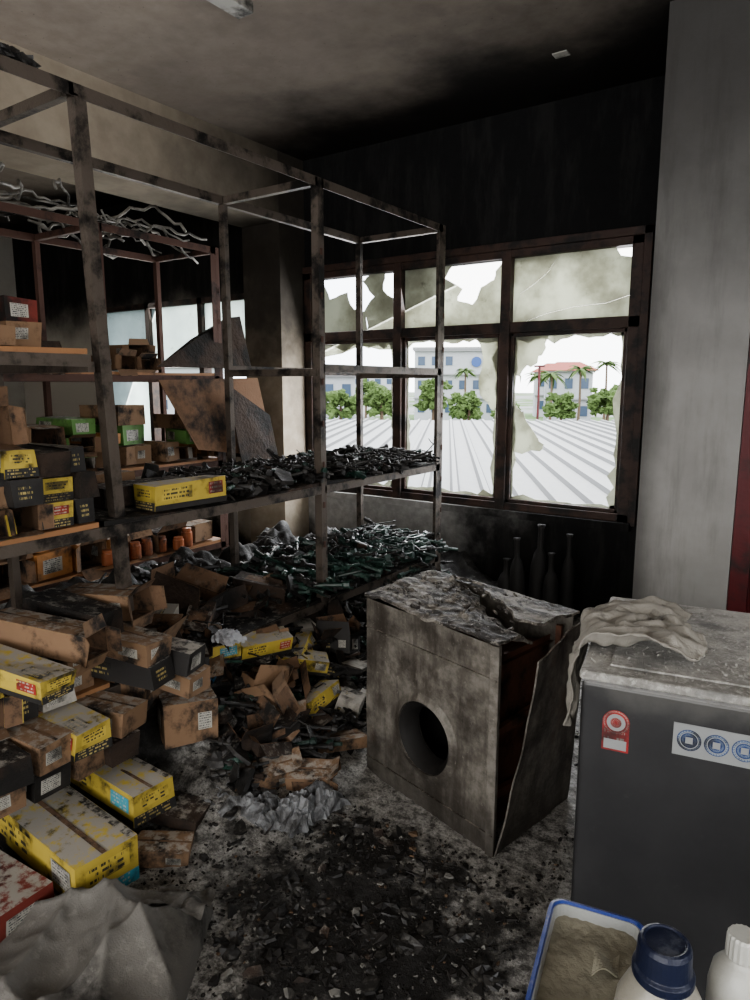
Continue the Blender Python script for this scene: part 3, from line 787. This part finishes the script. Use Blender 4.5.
# ---------------------------------------------------------------- top-load washing machine (right)
s=NB('dusty_dark_enamel')
c=s.mix(s.ramp(s.noise(3,6),.3,.7),(.020,.0202,.0215),(.034,.034,.0355))
c=s.mix(s.ramp(s.noise(30,7,.7),.60,.8,0,.3),c,(.08,.08,.077))
c=s.mix(s.ramp(s.math('ADD',s.xyz(2),s.math('MULTIPLY',s.noise(5,6),.2)),.86,.93,0,.5),c,(.11,.108,.10))
a=s.math('MULTIPLY',s.ramp(s.nz(),.5,.95),s.ramp(s.noise(22,8,.75),.30,.56,.35,1.))
c=s.mix(a,c,(.40,.40,.39))
M_dk=s.finish(c,.42,.0,s.noise(160,4,.7),.15,.002,.5)
s=NB('ash_covered_lid')
c=s.mix(s.ramp(s.noise(9,8,.7),.35,.62),(.22,.215,.20),(.42,.41,.385))
c=s.mix(s.ramp(s.noise(60,6,.75),.48,.66,0,.8),c,(.52,.51,.48))
c=s.mix(s.ramp(s.noise(5,6,.6),.56,.64,0,.7),c,(.17,.17,.165))
M_lid=s.finish(c,.85,0,s.noise(90,6,.8),.9,.006,.2)
ang=math.radians(9.7)
tl=empty('top_load_washing_machine',(-.495,1.62,0));tl.rotation_euler=(0,0,ang)
m=MB();m.box(0,.62,0,.66,.035,.83);m.build('cabinet',M_dk,tl,bevel=.012)
m=MB();m.box(-.006,.626,-.006,.666,.832,.856);m.build('top_cover',M_lid,tl,bevel=.008)
m=MB();m.box(.06,.57,.05,.52,.856,.862);m.build('lid',M_lid,tl,bevel=.003)
m=MB()
for i in range(900):
    x=R.uniform(.01,.61);y=R.uniform(.01,.65)
    plate(m,(x,y,.858+(.006 if .06<x<.57 and .05<y<.52 else 0)),R.uniform(.001,.006),0)
m.build('ash_grains',M_lid,tl)
m=MB()
for x in(.04,.58):
    for y in(.05,.6): m.box(x-.025,x+.025,y-.025,y+.025,0.004,.035)
m.build('feet',M_hole,tl)
M_stR=textmat('energy_label_red',(.30,.03,.03),(.34,.30,.27),4,8,0)
M_stW=gmat('sticker_white',(.27,.28,.28),.5,soot=0.15)
M_stB=textmat('sticker_blue',(.018,.045,.14),(.26,.30,.34),3,5,0)
m=MB()
m.box(.055,.118,-.002,-.0005,.66,.74,0)
m.lathe([(0,0),(.0315,0)],Matrix.Translation((.0865,-.0022,.735))@Matrix.Rotation(math.pi/2,4,'X'),0,24)
m.lathe([(0,0),(.022,0)],Matrix.Translation((.0865,-.003,.735))@Matrix.Rotation(math.pi/2,4,'X'),1,20)
m.lathe([(0,0),(.013,0)],Matrix.Translation((.0865,-.004,.735))@Matrix.Rotation(math.pi/2,4,'X'),0,20)
m.box(.06,.113,-.003,-.0025,.665,.69,1)
m.build('energy_sticker',[M_stR,M_stW],tl)
m=MB();m.box(.215,.46,-.002,-.0005,.685,.765,0)
for i in range(4):
    x=.25+i*.058
    m.lathe([(0,0),(.0265,0)],Matrix.Translation((x,-.003,.726))@Matrix.Rotation(math.pi/2,4,'X'),1,24)
    m.lathe([(.0185,0),(.0205,0)],Matrix.Translation((x,-.0038,.726))@Matrix.Rotation(math.pi/2,4,'X'),0,24)
    m.box(x-.008,x+.008,-.0042,-.0038,.718,.734,0)
m.build('feature_stickers',[M_stW,M_stB],tl)
M_tow=gmat('dusty_towel',(.28,.265,.235),.95,soot=.18,sscale=9,ash=.2,bump=.6,bscale=220)
tw=empty('draped_towel',(-.495,1.62,0));tw.rotation_euler=(0,0,ang)
m=MB()
def tf(u,v):
    s_=u*.46
    wv=.34-.16*u+.05*math.sin(u*5)
    y=.25+.04*math.sin(u*4)+(v-.5)*wv-.05*u
    q=Vector((u*3,v*3,1))
    f=.026*abs(math.sin(v*13+u*5+3.*noise.noise(q)))+.026*rdg(Vector((u*4,v*5,2)))+.010*rdg(Vector((u*9,v*12,2)))
    f=max(.003,f*.8+.004)
    if s_<.25: x=.25-s_+.03*math.sin(v*6);z=.864+f+.020*sm(.25,.1,s_)*sm(0,.05,s_)
    elif s_<.29:
        t=(s_-.25)/.04*math.pi/2;x=-math.sin(t)*(.02+f*.5)+.03*math.sin(v*6)*math.cos(t);z=.862+f*math.cos(t)-(1-math.cos(t))*.02
    else: x=-.024-f*.6;z=.842-(s_-.29)*1.0-.03*math.sin(v*3+1)*(s_-.29)*6
    return (x,y,z)
m.grid(70,60,tf)
m.build('cloth',M_tow,tw,smooth=True,solid=.004)

# ---------------------------------------------------------------- foreground table, tub and bottles
M_tab=gmat('dark_table_laminate',(.04,.04,.04),.6,soot=.2,ash=.2)
a10=math.radians(11)
tb=empty('side_table',(-.305,.80,0));tb.rotation_euler=(0,0,a10)
m=MB();m.box(.015,.6,-.45,.21,.575,.60)
for x in(.04,.55):
    for y in(-.42,.17): m.box(x-.02,x+.02,y-.02,y+.02,.012,.575)
m.build('table_body',M_tab,tb,bevel=.004)
M_tub=gmat('translucent_tub_plastic',(.34,.35,.34),.4,soot=.0,ash=.2)
M_blue=gmat('blue_plastic_rim',(.02,.045,.22),.4,soot=.0,ash=.3)
M_pow=gmat('ash_powder',(.26,.245,.19),.95,soot=.05,sscale=12,bump=.8,bscale=80)
M_cap=gmat('navy_plastic_cap',(.010,.014,.034),.4,soot=0.,ash=.35,ashcol=(.12,.13,.15))
M_wb=gmat('white_bottle_plastic',(.42,.42,.39),.35,soot=.1,ash=.2)
M_cb=gmat('hazy_bottle_plastic',(.28,.265,.225),.3,soot=.1,ash=.3)
def rr(cx,cy,hx,hy,r,z,n=5):
    o=[]
    for q,(sx,sy) in enumerate(((1,1),(-1,1),(-1,-1),(1,-1))):
        for k in range(n+1):
            a=math.pi/2*(q+k/n);o.append((cx+sx*(hx-r)+r*math.cos(a),cy+sy*(hy-r)+r*math.sin(a),z))
    return o
def loft(mb,loops,mi=0,M=None,cap0=False,cap1=False):
    n=len(loops[0]);vs=[p for l in loops for p in l]
    fs=[(i*n+k,i*n+(k+1)%n,(i+1)*n+(k+1)%n,(i+1)*n+k) for i in range(len(loops)-1) for k in range(n)]
    if cap0: fs.append(list(range(n))[::-1])
    if cap1: fs.append([(len(loops)-1)*n+k for k in range(n)])
    mb.add(vs,fs,mi,M)
te=empty('plastic_tub',(-.305,.80,.602));te.rotation_euler=(0,0,a10)
cx,cy,hx,hy=.078,.125,.072,.118
m=MB();loft(m,[rr(cx,cy,hx-.008,hy-.008,.02,0),rr(cx,cy,hx,hy,.022,.08),rr(cx,cy,hx-.004,hy-.004,.02,.08),rr(cx,cy,hx-.012,hy-.012,.018,.006)],0,None,True,True)
m.build('tub_body',M_tub,te)
m=MB();loft(m,[rr(cx,cy,hx+.001,hy+.001,.022,.070),rr(cx,cy,hx+.004,hy+.004,.026,.071),rr(cx,cy,hx+.005,hy+.005,.026,.083),rr(cx,cy,hx-.001,hy-.001,.02,.085),rr(cx,cy,hx-.003,hy-.003,.02,.078)])
m.build('blue_rim',M_blue,te)
m=MB();m.grid(30,40,lambda u,v:(cx+(u-.5)*2*(hx-.006),cy+(v-.5)*2*(hy-.006),.062+.007*noise.noise(Vector((u*3,v*4,3)))+.003*noise.noise(Vector((u*14,v*18,3)))))
m.build('powder',M_pow,te,smooth=True)
m=MB();m.grid(8,6,lambda u,v:(cx+.005+.035*u,cy-.01+.04*v+.02*u,.074+.010*math.sin(u*4+v*2)));m.build('paper_scrap',M_pow,te,solid=.002)
be=empty('detergent_bottle',(-.135,.845,.602));be.rotation_euler=(0,0,.3)
m=MB()
def el(hx_,hy_,z,n=28): return [(hx_*math.cos(6.28318*k/n),hy_*math.sin(6.28318*k/n),z) for k in range(n)]
loft(m,[el(.05,.04,0),el(.056,.044,.01),el(.058,.045,.13),el(.054,.043,.165),el(.042,.037,.19),el(.030,.030,.20),el(.028,.028,.215)],0,None,True,True)
m.build('bottle_body',M_cb,be,smooth=True)
m=MB()
loft(m,[el(.036,.036,.200,36),el(.038,.038,.203,36),el(.038,.038,.213,36),el(.034,.034,.217,36),el(.0325,.0325,.246,36),el(.030,.030,.252,36),el(.026,.026,.2535,36),el(.024,.024,.251,36)],0,None,True,True)
m.build('cap',M_cap,be,bevel=.001)
be=empty('white_bottle',(-.055,.93,.602));be.rotation_euler=(0,0,.3)
n=36
def rib(r,z): return [((r+(.0006 if k%2 else -.0006))*math.cos(6.28318*k/n),(r+(.0006 if k%2 else -.0006))*math.sin(6.28318*k/n),z) for k in range(n)]
m=MB();loft(m,[el(.036,.036,0),el(.038,.038,.008),el(.038,.038,.16),el(.034,.034,.185),el(.022,.022,.20),el(.018,.018,.205),el(.018,.018,.215)],0,None,True,True)
m.build('bottle_body',M_wb,be,smooth=True)
m=MB();loft(m,[rib(.019,.207),rib(.020,.21),rib(.0195,.236),rib(.017,.240)],0,None,True,True);m.build('cap',M_wb,be)

m=MB()
for (x,y,hh,r) in((-1.78,4.3,.52,.05),(-1.66,4.33,.62,.055),(-1.54,4.28,.45,.05),(-1.45,4.34,.58,.045),(-1.88,4.32,.36,.06)):
    m.lathe([(0,0),(r,0),(r*1.05,.03),(r,hh*.55),(r*.7,hh*.68),(r*.35,hh*.74),(r*.33,hh*.95),(r*.5,hh),(0,hh)],TR((x,y,.01),0,R.uniform(-.05,.05),R.uniform(-.05,.0)),0,14)
m.build('burnt_bottle_group',M_hole,smooth=True)

M_strip=gmat('warped_metal_strip',(.26,.25,.225),.5,.4,soot=.4)
def tangle(name,c,sx,sy,n,r=.006,hang=0,mat=None):
    mb=MB()
    for i in range(n):
        x=c[0]+R.uniform(-sx,sx);y=c[1]+R.uniform(-sy,sy);z=c[2]+R.uniform(.0,.07);a=R.gauss(1.5,.7);P=[]
        for k in range(14):
            P.append((x,y,max(z,c[2]-.12*hang)));a+=R.gauss(0,.35);x+=math.cos(a)*.035;y+=math.sin(a)*.05;z+=R.gauss(0,.018)-.012*hang*(k>8)
        mb.tube(P,[r*R.uniform(.7,1.3)]*14,0,5)
    return mb.build(name,mat or M_strip,smooth=True)
tangle('warped_metal_strips',(-3.8,2.6,2.46),.28,.30,20,.008,1)
tangle('warped_metal_strips',(-3.8,1.6,2.46),.28,.4,20,.008)
m=MB()
for i in range(9): m.lump((-2.16+R.uniform(-.04,.03),1.12+i*.022,2.50+R.uniform(.0,.03)),R.uniform(.015,.035),(1,1.2,.7),0,6,.7,i*3.3)
m.build('melted_plastic_drip',M_melt)

M_wht=gmat('off_white_metal',(.4,.39,.36),.5,soot=.3)
m=MB();m.box(-2.58,-2.48,1.65,2.60,3.26,3.308);m.build('ceiling_lamp_batten',M_wht,bevel=.005)
m=MB();m.box(-1.52,-1.44,3.88,3.94,3.303,3.309);m.build('ceiling_peeling_paint_patch',M_wht)  # thin plate modelling a small patch of peeling ceiling paint

# ---------------------------------------------------------------- exterior
M_roof=gmat('white_metal_roofing',(.31,.31,.30),.5,soot=.0,bump=.05,var=.25)
M_roofd=gmat('roof_rib_painted_shade',(.13,.13,.128),.6,soot=.0,bump=.05,var=.2)  # darker rib flanks: shading of the corrugation put into the colour
fa=math.radians(34.6-6);fd=Vector((-math.sin(fa),math.cos(fa),0));pd=Vector((math.cos(fa),math.sin(fa),0))
m=MB()
prof=[];q=-34.
while q<16:
    for dq,dz in((0,0),(.20,0),(.23,.05),(.29,.05),(.32,0)): prof.append((q+dq,dz))
    q+=.36
vs=[];
for q,dz in prof:
    t0=(5.0-q*pd.y)/fd.y; t0=max(t0,-30);t1=24.
    if t0>t1-.1:t0=t1-.1
    for t in(t0,t1):
        P=pd*q+fd*t;vs.append((P.x,P.y,.28+dz+.003*(t-0)))
for i in range(len(prof)-1):
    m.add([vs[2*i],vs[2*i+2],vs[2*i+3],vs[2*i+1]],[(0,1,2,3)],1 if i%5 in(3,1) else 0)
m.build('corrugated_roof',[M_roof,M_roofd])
s=NB('asphalt_and_grass')
c=s.mix(s.ramp(s.noise(.05,5),.47,.53),(.22,.22,.21),(.08,.14,.04));boxobj('ground_outside',s.finish(c,.9),-260,160,4.9,300,-2.3,-2.0)
M_bw=gmat('white_render',(.40,.41,.42),.7,soot=0);M_bb=gmat('blue_window_glass',(.06,.09,.14),.2,soot=0);M_rr=gmat('terracotta_roof',(.30,.08,.055),.7,soot=0)
M_gray=gmat('grey_concrete',(.25,.25,.25),.8,soot=0);M_lg=gmat('blue_logo',(.05,.10,.26),.5,soot=0)
def bld(name,c,w,dp,h,rz,floors=2,roof=None,z0=-2.,logo=False,nw=6):
    m=MB();M=TR((c[0],c[1],z0),rz)
    m.box(-w/2,w/2,0,dp,0,h,0,M)
    fh=h/floors
    for f_ in range(floors):
        for i in range(nw):
            if logo and f_==floors-1 and i>=nw//2: continue
            xa=-w/2+w*(i+.25)/nw;xb=-w/2+w*(i+.75)/nw
            m.box(xa,xb,-.06,0,fh*f_+fh*.35,fh*f_+fh*.72,1,M)
        m.box(-w/2-.1,w/2+.1,-.3,0,fh*(f_+1)-.16,fh*(f_+1)-.02,3,M)
    if roof=='hip':
        o=.5;vs=[(-w/2-o,-o,h),(w/2+o,-o,h),(w/2+o,dp+o,h),(-w/2-o,dp+o,h),(-w/4,dp/2,h+w*.2),(w/4,dp/2,h+w*.2)]
        m.add(vs,[(0,1,5,4),(2,3,4,5)],2,M);m.add([vs[1],vs[2],vs[5]],[(0,1,2)],2,M);m.add([vs[3],vs[0],vs[4]],[(0,1,2)],2,M)
    else:
        m.box(-w/2-.2,w/2+.2,-.2,dp,h,h+.25,3,M)
    if logo: m.lathe([(0,0),(.5,0),(.5,-.1)],M@Matrix.Translation((2.,-.2,h*.83))@Matrix.Rotation(math.pi/2,4,'X'),4,20)
    m.build(name,[M_bw,M_bb,M_rr,M_gray,M_lg])
bld('office_building',(-33,62),8.2,6,7.0,math.radians(28),3,logo=True)
bld('house',(-20.8,60),4.0,4,4.8,math.radians(22),2,'hip',nw=3)
bld('house',(-27.5,76),5,4,5.0,math.radians(25),2,'hip',nw=3)
bld('house',(-27.0,35),2.2,2,4.2,math.radians(36),2,'hip',nw=2)
bld('house',(-78,110),16,8,5.5,math.radians(38),2,nw=7)
bld('house',(-60,50),9,6,5.5,math.radians(45),2,'hip',nw=5)
M_leaf=gmat('tree_foliage',(.10,.155,.045),.8,soot=.0,var=.55,bump=.5,bscale=4)
M_trk=gmat('tree_bark',(.14,.10,.07),.9,soot=0)
def tree(c,h,r):
    e=empty('leafy_tree',(c[0],c[1],-2))
    m=MB();m.tube([(0,0,0),(.05,0,h*.5),(0,.05,h*.8)],[.14,.10,.05],0,8);m.build('trunk',M_trk,e)
    m=MB()
    for i in range(46):
        th=R.uniform(0,6.28);q=R.random()**.5;zz=R.uniform(-.6,.6)
        m.lump((math.cos(th)*q*r*.8,math.sin(th)*q*r*.8,h*.74+zz*r),r*R.uniform(.13,.28),(1,1,.8),0,6,.9,R.random()*99)
    m.build('foliage',M_leaf,e)
for c,h,r in (((-23.0,30.0),3.4,1.0),((-21.4,31.6),3.6,1.0),((-20.3,35.4),4.1,1.1),((-18.6,36.6),3.0,.9),((-26,50),2.6,1.3),((-19.5,44),2.3,1.0),((-17.5,49),2.8,1.2),((-30,46),2.4,1.0),((-13.6,47),3.3,1.3),((-44,62),3.6,1.8),((-52,66),4,2.0),((-15.0,58),2.6,1.5)): tree(c,h,r)
def palm(c,h):
    e=empty('palm_tree',(c[0],c[1],-2))
    m=MB();m.tube([(0,0,0),(.08,0,h*.5),(.0,.1,h)],[.13,.10,.07],0,8);m.build('trunk',M_trk,e)
    m=MB()
    for i in range(22):
        a=i*.449*2;el_=R.uniform(-.2,1.1);L_=R.uniform(1.0,1.5)
        def fr(u,v):
            rr_=u*L_;z=h+rr_*math.sin(el_)-.6*rr_*rr_;w_=.17*math.sin(math.pi*min(1,u+.06))*(v-.5)*2
            return (math.cos(a)*rr_-math.sin(a)*w_,math.sin(a)*rr_+math.cos(a)*w_,z-abs(w_)*.5)
        m.grid(7,2,fr)
    m.build('fronds',M_leaf,e)
for c,h in(((-18.2,55),4.8),((-16.6,56.5),5.2),((-19.8,53),4.4),((-22.4,57),4.3),((-28.9,56),4.8)): palm(c,h)
M_car=[gmat('car_paint',(.4,.4,.4),.3,soot=0),gmat('car_glass_dark',(.03,.03,.04),.2,soot=0)]
def car(c,rz):
    m=MB();M=TR((c[0],c[1],-2),rz)
    def sec(z,x0,x1,hw): return [(x0,-hw,z),(x1,-hw,z),(x1,hw,z),(x0,hw,z)]
    loft(m,[sec(.3,-2.1,2.1,.85),sec(.75,-2.15,2.1,.88),sec(.95,-2.0,1.3,.86)],0,M,True,True)
    loft(m,[sec(.95,-1.7,.9,.8),sec(1.42,-1.1,.35,.68)],1,M);loft(m,[sec(1.42,-1.12,.37,.69),sec(1.47,-1.,.3,.64)],0,M,True,True)
    for x in(-1.3,1.3):
        for y in(-.86,.70): m.lathe([(0,0),(.32,0),(.32,.16),(0,.16)],M@Matrix.Translation((x,y+.16,.32))@Matrix.Rotation(math.pi/2,4,'X'),1,14)
    m.build('parked_car',M_car)
for c,rz in(((-31,98),.3),((-20,90),.5),((-36,104),.2),((-25,94),.4),((-14,88),.3)): car(c,rz)
m=MB()
m.prism((-14.9,38,-2),(-14.9,38,2.6),.10,.10);m.prism((-15.2,38,2.6),(-14.6,38,2.6),.12,.1);m.build('red_sign_post',M_red)

# ---------------------------------------------------------------- light
wd=bpy.data.worlds.new('overcast_sky');scene.world=wd;wd.use_nodes=True
nt=wd.node_tree;bg=nt.nodes['Background']
tc=nt.nodes.new('ShaderNodeTexCoord');ns=nt.nodes.new('ShaderNodeTexNoise');ns.inputs['Scale'].default_value=3.;ns.inputs['Detail'].default_value=6
nt.links.new(tc.outputs['Generated'],ns.inputs['Vector'])
mr=nt.nodes.new('ShaderNodeMapRange');mr.inputs[1].default_value=.35;mr.inputs[2].default_value=.65;nt.links.new(ns.outputs[0],mr.inputs[0])
mx=nt.nodes.new('ShaderNodeMix');mx.data_type='RGBA';mx.inputs[6].default_value=(.80,.88,1,1);mx.inputs[7].default_value=(1,.99,.97,1)
nt.links.new(mr.outputs[0],mx.inputs[0]);nt.links.new(mx.outputs[2],bg.inputs[0]);bg.inputs[1].default_value=5.2
def area(name,loc,to,sx,sy,pw,col=(1,1,1)):
    l=bpy.data.lights.new(name,'AREA');l.shape='RECTANGLE';l.size=sx;l.size_y=sy;l.energy=pw;l.color=col
    o=bpy.data.objects.new(name,l);scene.collection.objects.link(o);o.location=loc
    o.rotation_euler=(Vector(to)-Vector(loc)).to_track_quat('-Z','Y').to_euler();return o
area('back_fill_light',(-.6,-3.1,1.8),(-1.2,2,1.4),4.2,1.7,98,(1,.94,.87))  # added fill from behind the camera, set at the unseen back opening
area('right_fill_light',(2.6,-.2,1.75),(-2,1.5,1.0),2.8,1.5,34,(1,.96,.91))  # added fill from the unseen right side to brighten the interior
area('daylight_front_window',(-2.46,4.75,1.6),(-2.0,1.0,.3),2.5,1.6,125,(.97,.98,1))
area('daylight_left_window',(-5.5,4.75,1.7),(-4.0,1.0,.8),2.3,1.4,100,(1,.95,.88))
